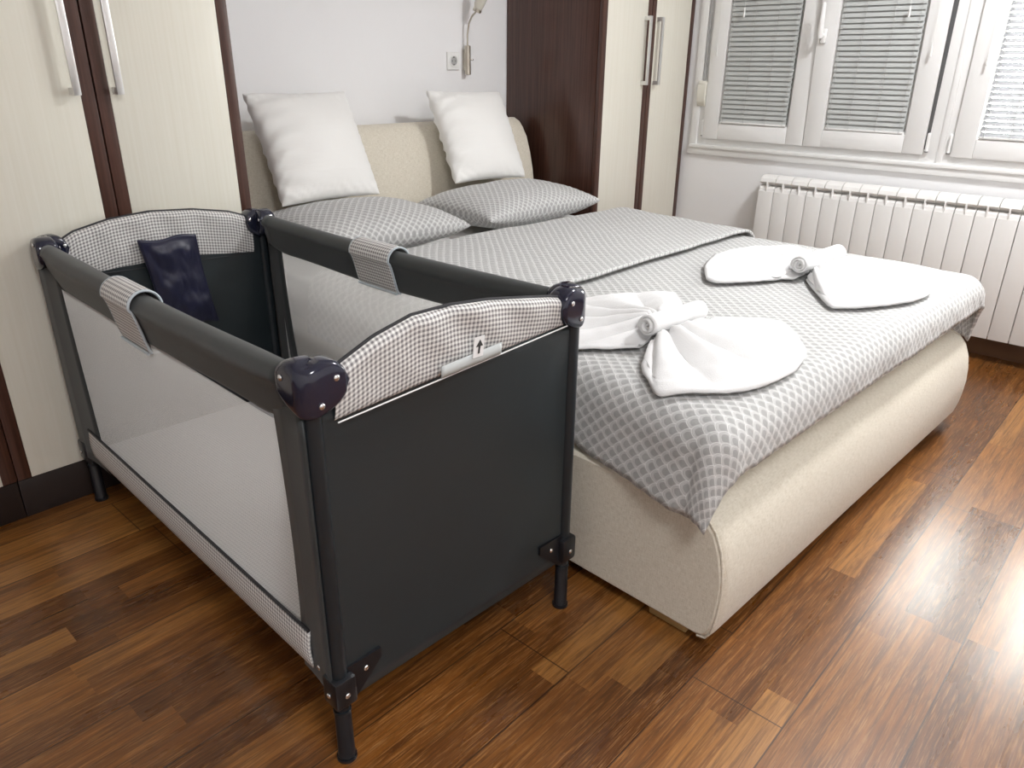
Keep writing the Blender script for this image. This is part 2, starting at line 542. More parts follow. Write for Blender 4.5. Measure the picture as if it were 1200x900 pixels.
# the middle sash is tilted into the room at its top, on its lower edge
for o in (w2, b2): o.rotation_euler = (0, -math.radians(2.4), 0)
gk = MB().box((XW - .007, .960, .85), (XW - .003, .985, ZT - .03))  # dark strip standing in for the shade in the gap beside the tilted sash
struct(gk.build('gap_shade_strip', 'socket_dark', smooth=False))
# roller shutter strap and winder
r = thing('strap_winder', 'cream shutter strap winder box beside the window frame with grey strap', 'strap winder', (XW - .012, 2.082, .985))
MB().box((XW - .0135, 2.068, 1.10), (XW - .0115, 2.082, ZT)).build('strap', 'strap_grey', r, smooth=False)
m = MB()
prof = [(.016, .988), (.026, 1.0), (.030, 1.02), (.030, 1.085), (.024, 1.10), (.0125, 1.108)]
P = []
for y, k in ((2.052, .75), (2.056, 1.), (2.098, 1.), (2.102, .75)):
    P.append([(XW - .012 - .001, y, .985)] + [(XW - d * k if d > .014 else XW - .013, y, z) for d, z in prof] + [(XW - .0122, y, 1.109)])
m.grid(P, None, False, True, caps=True)
m.build('winder_case', 'winder_plastic', r, sharp=40)

# ------------------------------------------------------------------ radiator
RY, RX = 1.653, 3.623
NS = 19
rad = thing('radiator', 'white ribbed aluminium radiator on the wall under the window', 'radiator', (XW - .06, RY - NS * .04, .10))
def rad_section(y1):
    m = MB(); y0 = y1 - .0774; g = .0015
    # front plate
    m.box((RX, y0, .106), (RX + .006, y1, .612), .002)
    # side webs, water tube body
    yc = (y0 + y1) / 2
    m.box((RX + .006, yc - .004, .115), (RX + .085, yc + .004, .640), .002)
    m.box((RX + .078, y0 + .002, .112), (RX + .084, y1 - .002, .655), .002)
    # lower and upper curled louvres of the top
    def louvre(x0, z0, pts):
        P = []
        for dx, dz in pts:
            P.append([(x0 + dx, y0 + .0005, z0 + dz), (x0 + dx, y1 - .0005, z0 + dz)])
        m.grid(P, None, True, False)
        k = len(pts)
        base = len(m.v) - 2 * k
        m.f.append(tuple(base + 2 * i for i in range(k))); m.f.append(tuple(base + 2 * i + 1 for i in range(k)))
    louvre(RX, .612, [(.006, .000), (.014, -.004), (.030, .004), (.034, .018), (.030, .025), (.020, .023), (.009, .013)])
    louvre(RX, .646, [(.006, .010), (.009, .003), (.018, .000), (.040, .012), (.086, .030), (.086, .038), (.062, .041), (.034, .038), (.014, .026)])
    # narrow web that shows between the louvres
    m.box((RX + .001, yc - .003, .606), (RX + .030, yc + .003, .655), .001)
    return m
proto = rad_section(RY).build('radiator_section', 'radiator_enamel', rad, sharp=30)
for k in range(1, NS):
    c = proto.copy(); c.location = (0, -.08 * k, 0); C.objects.link(c); c.parent = rad
m = MB()
m.tube([(RX + .045, RY - .002, .645), (RX + .045, RY - .08 * NS + .01, .645)], .013, 12)
m.tube([(RX + .045, RY - .002, .135), (RX + .045, RY - .08 * NS + .01, .135)], .013, 12)
for y in (RY - .3, RY - 1.1):
    m.box((RX + .05, y - .012, .60), (XW - .002, y + .012, .63), .003)
m.build('manifold', 'radiator_enamel', rad)

# ------------------------------------------------------------------ wardrobes
def bar_handle(x, yf, z0, z1, parent):
    m = MB()
    m.box((x - .009, yf - .036, z0), (x + .009, yf - .028, z1), .0015)
    for z in (z0, z1 - .018):
        m.box((x - .008, yf - .030, z), (x + .008, yf, z + .018), .001)
    m.build('handle', 'handle_alu', parent, sharp=30)
YF = 2.17
def wardrobe(label, x0, x1, hz=(1.09, 1.39)):
    r = thing('wardrobe', label, 'wardrobe', ((x0 + x1) / 2, (YF + YB) / 2, 0), 'cream and dark wood wardrobes')
    m = MB(); top = 2.38; t = .018
    yb = YB - .004
    m.box((x0 + .001, YF + .021, .0), (x0 + t, yb, top), .001).box((x1 - t, YF + .021, .0), (x1 - .001, yb, top), .001)
    m.box((x0 + t, YF + .021, top - t), (x1 - t, yb, top)).box((x0 + t, YF + .03, .10), (x1 - t, yb, .12)).box((x0 + t, yb - .006, .12), (x1 - t, yb, top))
    m.build('carcass', 'wenge', r, smooth=False)
    MB().box((x0 + .001, YF + .008, 0), (x1 - .001, YF + .03, .112), .001).build('plinth', 'dark_plinth', r, smooth=False)
    xm = (x0 + x1) / 2; s = .034
    for a, b, hx in ((x0 + .001, xm - .002, xm - .054), (xm + .002, x1 - .001, xm + .050)):
        d = MB().box((a + s, YF, .117), (b - s, YF + .019, top - .004), .0006).build('door', 'cream_laminate', r, smooth=False)
        e = MB().box((a, YF - .001, .117), (a + s - .0006, YF + .019, top - .004), .0015).box((b - s + .0006, YF - .001, .117), (b, YF + .019, top - .004), .0015)
        e.build('edge_strip', 'wenge_strip', d, sharp=30)
        bar_handle(hx, YF, hz[0], hz[1], d)
    return r
wardrobe('cream wardrobe with dark wood strips behind the travel cot', .397, 1.182)
wardrobe('cream wardrobe cut off at the left edge of the picture', -.388, .397)
wardrobe('cream wardrobe with dark wood side between the bed and the window', 2.955, 3.735)

# ------------------------------------------------------------------ wall lamp and socket
lx, ly = 2.664, YB
r = thing('wall_lamp', 'brushed steel reading lamp on the wall above the headboard', 'lamp', (lx, ly, 1.13))
m = MB().tube([(lx, ly - .026, 1.128), (lx, ly - .026, 1.13), (lx, ly - .026, 1.252), (lx, ly - .026, 1.254)], [.0125, .0145, .0145, .0125], 20)
m.box((lx - .006, ly - .02, 1.15), (lx + .006, ly, 1.235), .001)
m.build('mount', 'steel', r)
MB().lathe([(.003, 0), (.005, -.002), (.005, -.012), (.003, -.014)], (lx + .010, ly - .038, 1.194), 12, 'y').build('switch', 'rivet_steel', r)
arm = [(lx, ly - .026, 1.25), (lx - .001, ly - .027, 1.30), (lx + .001, ly - .035, 1.345), (lx + .006, ly - .05, 1.375), (lx + .011, ly - .07, 1.392)]
MB().tube(arm, .0042, 10).build('arm', 'steel', r)
hd = MB()
ax = Vector((.18, -.35, .92)).normalized(); b0 = Vector((lx + .012, ly - .075, 1.392))
hd.tube([b0 + ax * q for q in (0, .002, .014, .016)], [.016, .020, .020, .017], 20)
hd.build('lamp_cap', 'steel', r)
hd = MB(); hd.tube([b0 + ax * q for q in (.015, .03, .07, .085)], [.018, .0225, .026, .026], 20)
hd.build('lamp_shade', 'lamp_glass', r)

sx, sz = 2.590, 1.187
r = thing('power_socket', 'white wall socket beside the reading lamp', 'socket', (sx, YB, sz))
m = MB().box((sx - .038, YB - .009, sz - .038), (sx + .038, YB, sz + .038), .003, 3)
m.build('plate', 'socket_white', r, sharp=30)
MB().lathe([(.0255, 0), (.0255, -.0045), (.0205, -.0045), (.019, -.0005)], (sx, YB - .0085, sz), 28, 'y').build('insert', 'socket_white', r, sharp=30)
m = MB().lathe([(.0185, 0), (.0185, -.001)], (sx, YB - .009, sz), 28, 'y')
m.build('recess', 'cord_grey', r)
m = MB()
for dx in (-.0095, .0095): m.lathe([(.0027, 0), (.0027, -.0008)], (sx + dx, YB - .0100, sz), 10, 'y')
m.box((sx - .002, YB - .0125, sz + .013), (sx + .002, YB - .0098, sz + .018)).box((sx - .002, YB - .0125, sz - .018), (sx + .002, YB - .0098, sz - .013))
m.build('contact', 'socket_dark', r)

# ------------------------------------------------------------------ bed (slightly turned against the room)
A = math.radians(2.4); ca, sa = math.cos(A), math.sin(A)
BO = (1.211, .514)
BW = 1.63
HW = 1.60
def bed(s, t, z): return (BO[0] + s * ca + t * sa, BO[1] - s * sa + t * ca, z)
def bed_inv(x, y):
    dx, dy = x - BO[0], y - BO[1]
    return dx * ca - dy * sa, dx * sa + dy * ca
TH = 2.02     # where the headboard begins
b = thing('bed', 'wide beige upholstered bed with a rounded foot and a curved headboard', 'bed', bed(BW / 2, 1.0, 0))
# base: the profile seen on its left side, swept across the width
prof = [(.115, .028), (.045, .028), (.025, .034), (.010, .060), (.002, .098), (-.002, .140), (-.003, .180), (.001, .225), (.010, .268), (.026, .305), (.050, .331), (.082, .345), (.13, .350)]
back = [(.5, .350), (1.0, .350), (1.6, .350), (2.12, .350), (2.14, .335), (2.14, .045), (2.12, .030), (1.6, .030), (1.0, .030), (.5, .030)]
loop = prof + back
arc = [0]
for i in range(1, len(loop)): arc.append(arc[-1] + math.dist(loop[i], loop[i - 1]))
P, UV = [], []
ss = [0.0, .004, .012, .03] + [BW * k / 24 for k in range(1, 24)] + [BW - .03, BW - .012, BW - .004, BW]
for s in ss:
    e = min(s, BW - s); ins = 0.
    if e < .014: ins = .010 * (1 - math.sqrt(max(0, 1 - (1 - e / .014) ** 2)))
    row, ru = [], []
    for i, (t, z) in enumerate(loop):
        cz = .19; ct_ = 1.07
        zz = z + (ins if z < cz else -ins) ; tt = t + (ins if t < .2 else (-ins if t > 2 else 0))
        tuck = .018 * max(0, 1 - zz / .10) ** 1.3 * (max(0, 1 - s / .3) - max(0, 1 - (BW - s) / .3))
        row.append(bed(s + tuck, tt, zz)); ru.append((arc[i], s))
    P.append(row); UV.append(ru)
m = MB().grid(P, UV, False, True)
nl = len(loop)
for first in (True, False):       # the two upholstered side faces, with the weave running upright
    src = P[0] if first else P[-1]
    k = len(m.v)
    m.add(src, [tuple(range(nl))], [(loop[i][0], loop[i][1]) for i in range(nl)])
m.build('frame', 'beige_weave', b, sharp=50)
# stitched seam at the foot corner
for s, nm in ((.0, 'seam'), (BW, 'seam')):
    MB().tube([bed(s + (1 if s == 0 else -1) * (.003 + .018 * max(0, 1 - z / .10) ** 1.3), t + .004, z) for t, z in [(q[0], q[1]) for q in prof[1:-1]]], .0028, 6).build(nm, 'beige_weave', b)
# short wooden feet
for s, t in ((.030, .085), (BW - .13, .085), (.05, 1.9), (BW - .15, 1.9)):
    MB().box((s, t, 0), (s + .10, t + .10, .034), .003, fn=bed).build('leg', 'plywood', b, sharp=30)
# headboard
hb = [(2.025, .345), (2.030, .50), (2.040, .60), (2.055, .70), (2.075, .78), (2.100, .85), (2.125, .895), (2.150, .922), (2.185, .937), (2.215, .930)]
hbk = [(2.222, .90), (2.222, .7), (2.222, .5), (2.222, .345)]
# keep the back of the headboard clear of the wall
loop = hb + hbk
arc = [0]
for i in range(1, len(loop)): arc.append(arc[-1] + math.dist(loop[i], loop[i - 1]))
P, UV = [], []
hs = [0, .003, .010, .022] + [HW * k / 20 for k in range(1, 20)] + [HW - .022, HW - .010, HW - .003, HW]
for s in hs:
    e = min(s, HW - s); ins = 0.
    if e < .02: ins = .014 * (1 - math.sqrt(max(0, 1 - (1 - e / .02) ** 2)))
    row, ru = [], []
    for i, (t, z) in enumerate(loop):
        q = 1 if i < len(hb) else 0
        row.append(bed(s, t + (ins if q else 0) - s * 0 - .03 * 0, z - (ins if z > .88 else 0))); ru.append((s, arc[i]))
    P.append(row); UV.append(ru)
m = MB().grid(P, UV, False, True)
for src in (P[0], P[-1]):
    m.add(src, [tuple(range(len(loop)))], [(q[0], q[1]) for q in loop])
m.build('headboard', 'beige_weave', b, sharp=55)

# mattress
def rbox(m, a, b_, r, fn):
    m.box(a, b_, r, 5, fn=fn); return m
mt = rbox(MB(), (.040, .066, .352), (BW - .045, 2.015, .515), .022, bed).build('mattress', 'sheet_white', sharp=None)
tag(mt, 'white sheeted mattress on the beige bed base under the duvet', 'mattress')

# duvet: one cloth that rolls over the mattress edges; its head end is turned back
DZ = .548
RR = .070
SL, SR, TF = .045, BW - .020, .085
def drop(d):
    if d <= 0: return 0., 0.
    q = RR * PI / 2
    if d < q: return RR * math.sin(d / RR), RR * (1 - math.cos(d / RR))
    return RR + .08 * (d - q), RR + (d - q) * .99
def cloth(s, t, up=0.):
    SL = .045 + .040 * min(1, max(0, (t - .12) / .30))
    dl = max(SL - s, 0) if s < SL else 0
    dr = max(s - SR, 0)
    df = max(TF - t, 0)
    ds = dl + dr; sg = -1 if dl > 0 else 1
    d = math.hypot(ds, df)
    S = min(max(s, SL), SR); T = max(t, TF)
    if d > 0: d *= 1 - .09 * min(1, 2 * ds * df / (d * d))
    out, dn = drop(d)
    if d > 0:
        out += .020 * min(1, 2 * ds * df / (d * d)) * min(1, d / .2)
        # crisp gathered folds where the cloth hangs
        e = min(1, d / .16)
        ph = t * 38 + s * 31
        out += e * (.0012 * math.sin(ph * 3.1) + .005 * nz(s * 6, t * 6, 3) + .003 * nz(s * 26, t * 26, 8))
        hyp = math.hypot(ds, df)
        S += sg * out * ds / hyp; T -= out * df / hyp
        out2 = up * min(1, d / RR)
        S += sg * out2 * ds / hyp; T -= out2 * df / hyp
    z = DZ - dn + up * max(0, 1 - d / (RR * 2))
    edge = min(1, max(0, min(s - SL, SR - s, t - TF) / .25 + .25))
    z += .006 * nz(s * 2.3, t * 2.3, 1) * 1.4 + .0035 * nz(s * 7, t * 7, 5) + .006 * max(0, edge) - .006
    return S, T, z
D0, D1 = -.060, 1.505     # foot hem, turned-back edge (along the bed)
FLAP = .86
ns, nt = 150, 150
rows = []
for k in range(nt + 1):
    rows.append((D0 + (D1 - D0) * k / nt, 0., 0))
for k in range(1, 8):
    a = PI * k / 8
    rows.append((D1 + .015 * math.sin(a), .012 * (1 - math.cos(a)), 0))
for k in range(0, 64):
    t = D1 - (D1 - FLAP) * k / 63
    rows.append((t, .024 - .007 * k / 63, 1))
s0, s1 = -.200, BW + .255
P, UV = [], []; acc = 0; last = None
for t, up, fl in rows:
    if last is not None: acc += math.hypot(t - last[0], up - last[1])
    last = (t, up)
    row, ru = [], []
    for i in range(ns + 1):
        s00 = s0 + .068 * min(1, max(0, (t - .12) / .30))
        s = s00 + (s1 - s00) * i / ns
        tt = t
        if fl: tt = t + .012 * nz(s * 4, 0, 9) + .05 * (s / BW - .5) * (D1 - t) / (D1 - FLAP)
        S, T, z = cloth(s, tt, up)
        row.append(bed(S, T, z)); ru.append((s, acc))
    P.append(row); UV.append(ru)
o = MB().grid(P, UV).build('duvet', 'scallop_print', sharp=None, solid=.011, offset=1)
tag(o, 'grey duvet with white scallop print, turned back across the bed', 'duvet')
def duvet_z(x, y):
    s, t = bed_inv(x, y)
    return cloth(s, t)[2] + .0095

# ------------------------------------------------------------------ pillows
def pillow_mesh(w, h, th, n=44, pinch=.07, wrinkle=.006, seed=0, power=.42, left=0.):
    V, F, UV = [], [], []
    for side in (1, -1):
        base = len(V)
        for i in range(n + 1):
            for j in range(n + 1):
                a = -1 + 2 * i / n; c = -1 + 2 * j / n
                # denser towards the seam
                a = math.sin(a * PI / 2); c = math.sin(c * PI / 2)
                fx = 1 - pinch * (1 - c * c) ** 0 * (math.cos(c * PI / 2)) 
                fy = 1 - pinch * (math.cos(a * PI / 2))
                x = a * w / 2 * fx; y = c * h / 2 * fy
                q = max(0, (1 - a * a)) * max(0, (1 - c * c))
                z = th / 2 * q ** power
                ed = 1 - min(1, min(1 - abs(a), 1 - abs(c)) * 3.2)
                z += wrinkle * ed * (q ** .25) * math.sin((x - y * (1 if abs(a) > abs(c) else -1)) * 150 + 4 * nz(x * 8, y * 8, seed)) * .6 * (1 if q > 0 else 0)
                z += wrinkle * 1.2 * nz(x * 9, y * 9, seed + 3 * side) * q ** .4
                if left and x < 0:
                    lf = min(1, -x / (w / 2)) ** 2.2
                    z += left * lf * q ** .2 * (math.sin(y * 95 + 5 * nz(y * 7, x * 6, seed)) + .7 * nz(x * 6, y * 40, seed + 4))
                zz = max(0, th / 2 - z) * .8
                V.append(Vector((x, y, side * z))); UV.append((x + .5 + a * abs(a) * zz, y + .5 + c * abs(c) * zz))
        for i in range(n):
            for j in range(n):
                k = base + i * (n + 1) + j
                f = (k, k + n + 1, k + n + 2, k + 1)
                F.append(f if side > 0 else f[::-1])
    return V, F, UV
def put_pillow(name, mat, dims, M4, label, cat, group, **kw):
    V, F, UV = pillow_mesh(*dims, **kw)
    V = [M4 @ v for v in V]
    loc = M4.translation
    # weld the two shells along the seam
    bm = bmesh.new(); uvl = bm.loops.layers.uv.new('UVMap')
    vs = [bm.verts.new(v - loc) for v in V]
    for f in F:
        fc = bm.faces.new([vs[i] for i in f]); fc.smooth = True
        for lp, i in zip(fc.loops, f): lp[uvl].uv = UV[i]
    bmesh.ops.remove_doubles(bm, verts=bm.verts, dist=.0004)
    bmesh.ops.recalc_face_normals(bm, faces=bm.faces)
    me = bpy.data.meshes.new(name); bm.to_mesh(me); bm.free()
    me.materials.append(M[mat])
    o = bpy.data.objects.new(name, me); C.objects.link(o); o.location = loc
    return tag(o, label, cat, group)
def frame(c, xdir, ydir):
    x = Vector(xdir).normalized(); y = Vector(ydir); y = (y - x * y.dot(x)).normalized(); z = x.cross(y)
    m_ = Matrix((x, y, z)).transposed().to_4x4(); m_.translation = Vector(c); return m_
put_pillow('pillow', 'scallop_print', (.70, .47, .185), frame((1.655, 2.282, .619), (1, -.035, -.01), (.02, 1, .03)),
           'grey scallop print pillow behind the cot rail, under the left white cushion', 'pillow', 'patterned bed pillows', seed=2, pinch=.05, power=.40)
put_pillow('pillow', 'scallop_print', (.72, .44, .175), frame((2.455, 2.248, .617), (1, .005, .0), (.0, 1, .03)),
           'grey scallop print pillow beside the dark wood panel, under the right white cushion', 'pillow', 'patterned bed pillows', seed=8, pinch=.05, power=.40)
put_pillow('cushion', 'white_satin', (.425, .415, .15), frame((1.640, 2.494, .886), (1, -.02, .0), (.0, .46, .89)),
           'square white cushion leaning on the headboard at the left, nearer the cot', 'cushion', 'white cushions against the headboard', seed=21, pinch=.045, wrinkle=.008, left=.012)
put_pillow('cushion', 'white_satin', (.425, .410, .15), frame((2.475, 2.472, .880), (1, -.05, -.02), (.02, .46, .89)),
           'square white cushion leaning on the headboard at the right, below the wall lamp', 'cushion', 'white cushions against the headboard', seed=33, pinch=.045, wrinkle=.008, left=.012)

# ------------------------------------------------------------------ towels folded as butterflies
def resample(pts, n):
    L = [0]
    for i in range(1, len(pts)): L.append(L[-1] + math.dist(pts[i], pts[i - 1]))
    out = []
    for k in range(n):
        d = L[-1] * k / (n - 1); i = 1
        while i < len(L) - 1 and L[i] < d: i += 1
        f = (d - L[i - 1]) / max(1e-9, L[i] - L[i - 1])
        out.append((pts[i - 1][0] + (pts[i][0] - pts[i - 1][0]) * f, pts[i - 1][1] + (pts[i][1] - pts[i - 1][1]) * f))
    return out
def smooth(pts, it=3):
    for _ in range(it):
        q = [pts[0]]
        for i in range(1, len(pts) - 1):
            q.append(((pts[i - 1][0] + 2 * pts[i][0] + pts[i + 1][0]) / 4, (pts[i - 1][1] + 2 * pts[i][1] + pts[i + 1][1]) / 4))
        q.append(pts[-1]); pts = q
    return pts
def wing(m, pinch, outline, pleats, seed, roll, up=.020):
    ra, rb, rr_ = Vector(roll[0]), Vector(roll[1]), roll[2]
    rd = (rb - ra); rl = rd.length; rd.normalize()
    n, nr = 150, 34
    ol = smooth(resample(outline, n), 2)
    P = []
    for i, (x, y) in enumerate(ol):
        f = i / (n - 1); row = []
        edge = min(1, min(f, 1 - f) * 7)
        for k in range(nr + 1):
            r = (k / nr) ** .85
            r = .05 + .95 * r
            X = pinch[0] + (x - pinch[0]) * r; Y = pinch[1] + (y - pinch[1]) * r
            ph = f * pleats * PI + .6 * nz(f * 5, r * 1.3, seed)
            pl = abs(math.sin(ph)) ** .9
            amp = .024 * (1 - r) ** .6 + .017 * (1 - r ** 2.2)
            z = duvet_z(X, Y) + .001 + amp * pl * (.35 + .65 * edge) + up * max(0, 1 - r * 2.6) + .0025 * nz(X * 30, Y * 30, seed)
            if k >= nr - 3: z += .0022 if k in (nr - 3, nr - 1) else 0
            q = Vector((X, Y, 0)) - Vector((ra.x, ra.y, 0)); al = q.dot(rd)
            if -.02 < al < rl + .02:
                dd = (q - rd * al).length; zc = ra.z + (rb.z - ra.z) * al / rl
                if dd < rr_ + .012: z = min(z, zc - math.sqrt(max(0, (rr_ + .008) ** 2 - min(dd, rr_ + .008) ** 2)) - .008)
            row.append((X, Y, z))
        P.append(row)
    m.grid(P)
def butterfly(label, wings, pinch, pl, seed, roll):
    m = MB()
    for w_, p in zip(wings, pl): wing(m, pinch, w_, p, seed + p, roll)
    # band of cloth that passes under the roll
    o = m.build('towel', 'terry_white', sharp=None, solid=.007, offset=1)
    return tag(o, label, 'towel', 'white towels folded as butterflies on the bed')
def rolled(label, a, b_, r, seed):
    a, b_ = Vector(a), Vector(b_)
    d = (b_ - a).normalized(); sd = d.cross(Vector((0, 0, 1))).normalized(); up = sd.cross(d)
    turns, th = 3.4, .0052
    V = []; n = 150
    prof = []
    for k in range(n):
        q = k / (n - 1); ang = turns * 2 * PI * q + 1.2
        rr = .0055 + (r - .0055) * q
        prof.append((rr * math.cos(ang), rr * math.sin(ang)))
    P = []
    L = (b_ - a).length; nl_ = 14
    for i in range(nl_ + 1):
        f = i / nl_
        e = min(f, 1 - f) * L
        row = []
        for k, (p0, p1) in enumerate(prof):
            q = k / (n - 1)
            wob = 1 + .05 * nz(f * 3, k * .02, seed)
            ins = .004 * math.sin(q * 9) * (1 if e < .001 else 0)
            c = a + d * (L * f + (ins if f < .5 else -ins))
            row.append(c + sd * p0 * wob + up * p1 * wob)
        P.append(row)
    o = MB().grid(P).build('rolled_towel', 'terry_white', sharp=None, solid=.0050, offset=-1)
    return tag(o, label, 'towel', 'small rolled towels on the butterfly towels')

t1R = [(1.50, .905), (1.574, .905), (1.673, .885), (1.761, .835), (1.825, .772), (1.840, .725), (1.776, .661), (1.695, .604), (1.642, .582), (1.548, .568), (1.441, .577), (1.351, .609), (1.304, .650), (1.236, .718), (1.298, .789), (1.341, .823), (1.38, .843), (1.45, .862)]
t1L = [(1.440, .900), (1.412, .925), (1.395, .938), (1.329, .993), (1.262, 1.045), (1.232, 1.10), (1.29, 1.185), (1.40, 1.255), (1.53, 1.262), (1.617, 1.215), (1.689, 1.189), (1.768, 1.150), (1.865, 1.065), (1.795, 1.001), (1.66, .94)]
zr = duvet_z(1.56, .89) + .030
ROLL1 = ((1.450, .893, zr + .020), (1.672, .873, zr + .015), .0275)
ROLL2 = ((2.300, .885, zr + .017), (2.585, .866, zr + .013), .0300)
butterfly('white towel fanned like a butterfly on the duvet near the cot', (t1R, t1L), (1.530, .905), (7, 7), 3, ROLL1)
t2L = [(2.290, .890), (2.270, .925), (2.203, .945), (2.120, 1.000), (2.062, 1.043), (2.075, 1.075), (2.111, 1.099), (2.225, 1.165), (2.376, 1.213), (2.516, 1.210), (2.600, 1.175), (2.660, 1.130), (2.700, 1.080), (2.688, 1.000), (2.56, .93)]
t2R = [(2.330, .860), (2.260, .815), (2.188, .768), (2.120, .722), (2.068, .685), (2.130, .632), (2.197, .594), (2.300, .549), (2.390, .536), (2.439, .534), (2.520, .549), (2.581, .574), (2.660, .610), (2.715, .644), (2.735, .690), (2.731, .739), (2.70, .79), (2.661, .838), (2.52, .875)]
butterfly('white towel fanned like a butterfly on the duvet near the window', (t2R, t2L), (2.420, .890), (8, 8), 11, ROLL2)
rolled('small white rolled towel on the butterfly towel nearer the cot', *ROLL1, 4)
rolled('small white rolled towel on the butterfly towel nearer the window', *ROLL2, 9)

# ------------------------------------------------------------------ travel cot
CA = math.radians(1.9); cc, cs = math.cos(CA), math.sin(CA)
CO = (.535, .885)
CW, CL = .594, 1.245
def cot(u, v, z): return (CO[0] + u * cc + v * cs, CO[1] - u * cs + v * cc, z)
k = thing('travel_cot', 'dark grey folding travel cot with gingham trim beside the bed', 'cot', cot(CW / 2, CL / 2, 0))
corners = [(0, 0), (CW, 0), (0, CL), (CW, CL)]
for (u, v) in corners:
    iu = 1 if u == 0 else -1; iv = 1 if v == 0 else -1
    # upright tube with its hinged foot
    lg = MB().tube([cot(u, v, .14), cot(u, v, .74)], .0145, 14).build('leg', 'leg_paint', k)
    f = MB()
    f.tube([cot(u, v, .004), cot(u, v, .010), cot(u, v, .012), cot(u, v, .115), cot(u, v, .118), cot(u, v, .150)], [.0155, .0165, .0155, .0150, .0135, .0135], 14)
    f.build('foot', 'black_plastic', lg)
    MB().tube([cot(u, v, 0), cot(u, v, .006)], .0185, 16).build('foot_pad', 'black_plastic', lg)
    MB().tube([cot(u, v, .112), cot(u, v, .119)], .0162, 14).build('collar', 'leg_paint', lg)
    # corner bracket of the floor
    br = MB()
    br.box((-.022, -.022, .135), (.022, .022, .195), .006, fn=lambda x, y, z: cot(u + x, v + y, z))
    pts = [(.0, .205), (.085, .205), (.085, .185), (.02, .125), (0, .125)]
    for axis in (0, 1):
        P = []
        for off in (-.008, .008):
            row = []
            for q, z in pts:
                row.append(cot(u + iu * q, v + off, z) if axis == 0 else cot(u + off, v + iv * q, z))
            P.append(row)
        br.grid(P, None, False, True, caps=True)
    br.build('bracket', 'black_plastic', lg, sharp=40)
    for (du, dv, z, ax_) in ((0, -iv * .0235, .162, 1), (iu * .05, -iv * .0095, .182, 1), (-iu * .0235, 0, .162, 0), (-iu * .0095, iv * .05, .182, 0)):
        c_ = cot(u + du, v + dv, z)
        MB().sphere(c_, .0055, (1, .45, 1) if ax_ else (.45, 1, 1), 10).build('rivet', 'rivet_steel', lg)

    # moulded corner cap wrapping both rails
    Aend = .074; R0 = .026
    def plan(a, off):
        """a<0 runs along the short side, a>0 along the long side; off = inward offset; corner rounded"""
        r0 = R0 - off
        ex = R0
        q = PI * R0 / 4
        if abs(a) <= q:
            th = a / R0           # -45..45 deg
            if r0 < .004: return max(off, ex), max(off, ex)
            cx, cy = ex, ex
            ang = PI * 1.25 - th
            return cx + max(r0, .002) * math.cos(ang), cy + max(r0, .002) * math.sin(ang)
        if a < 0: return max(ex + (-a - q), off if off > ex else 0), off
        return off, max(ex + (a - q), off if off > ex else 0)
    P = []
    N = 40
    for i in range(N + 1):
        a = -Aend + 2 * Aend * i / N
        e = abs(a) / Aend
        zt0 = .777 if v == 0 else .766
        zb = zt0 - .088 + .050 * (1 - math.sqrt(max(0, 1 - e ** 2.2)))
        zt = zt0 - .006 * math.cos(min(1, e / .55) * PI) * .5 - .003
        if e > .55: zt -= .034 * (1 - math.sqrt(max(0, 1 - ((e - .55) / .45) ** 2)))
        zc, hz_ = (zb + zt) / 2, max(.004, (zt - zb) / 2)
        row = []
        n2 = 24
        for j in range(n2):
            th = 2 * PI * j / n2
            cx, sx_ = math.cos(th), math.sin(th)
            ex_ = abs(cx) ** .45 * (1 if cx > 0 else -1); ez = abs(sx_) ** .45 * (1 if sx_ > 0 else -1)
            half = .025 * (1 if e < .93 else .85)
            px, py = plan(a, .0235 - ex_ * half)
            # px along u inward, py along v inward, measured from the outer corner
            row.append(cot(u + iu * (px - .024), v + iv * (py - .024), zc + ez * hz_))
        P.append(row)
    cp = MB().grid(P, None, False, True, caps=True).build('corner_cap', 'cap_plastic', k, sharp=None)
    bm = bmesh.new(); bm.from_mesh(cp.data)
    bmesh.ops.remove_doubles(bm, verts=bm.verts, dist=.0012); bmesh.ops.dissolve_degenerate(bm, edges=bm.edges, dist=.0004)
    bmesh.ops.recalc_face_normals(bm, faces=bm.faces); bm.to_mesh(cp.data); bm.free()
    for (a, z, ax_) in ((.032, .750, 0), (.032, .750, 1), (.004, .713, 1)):
        if ax_: c_ = cot(u + iu * (a - .0), v - iv * .0262, z); sc = (1, .5, 1)
        else: c_ = cot(u - iu * .0262, v + iv * a, z); sc = (.5, 1, 1)
        MB().sphere(c_, .0052, sc, 10).build('rivet', 'rivet_steel', cp)
    for (a, z, ax_) in ((.045, .738, 0), (.045, .738, 1)):
        if ax_: c_ = cot(u + iu * a, v + iv * .0275, z); sc = (1, .5, 1)
        else: c_ = cot(u + iu * .0275, v + iv * a, z); sc = (.5, 1, 1)
        MB().sphere(c_, .0048, sc, 10).build('rivet', 'rivet_steel', cp)

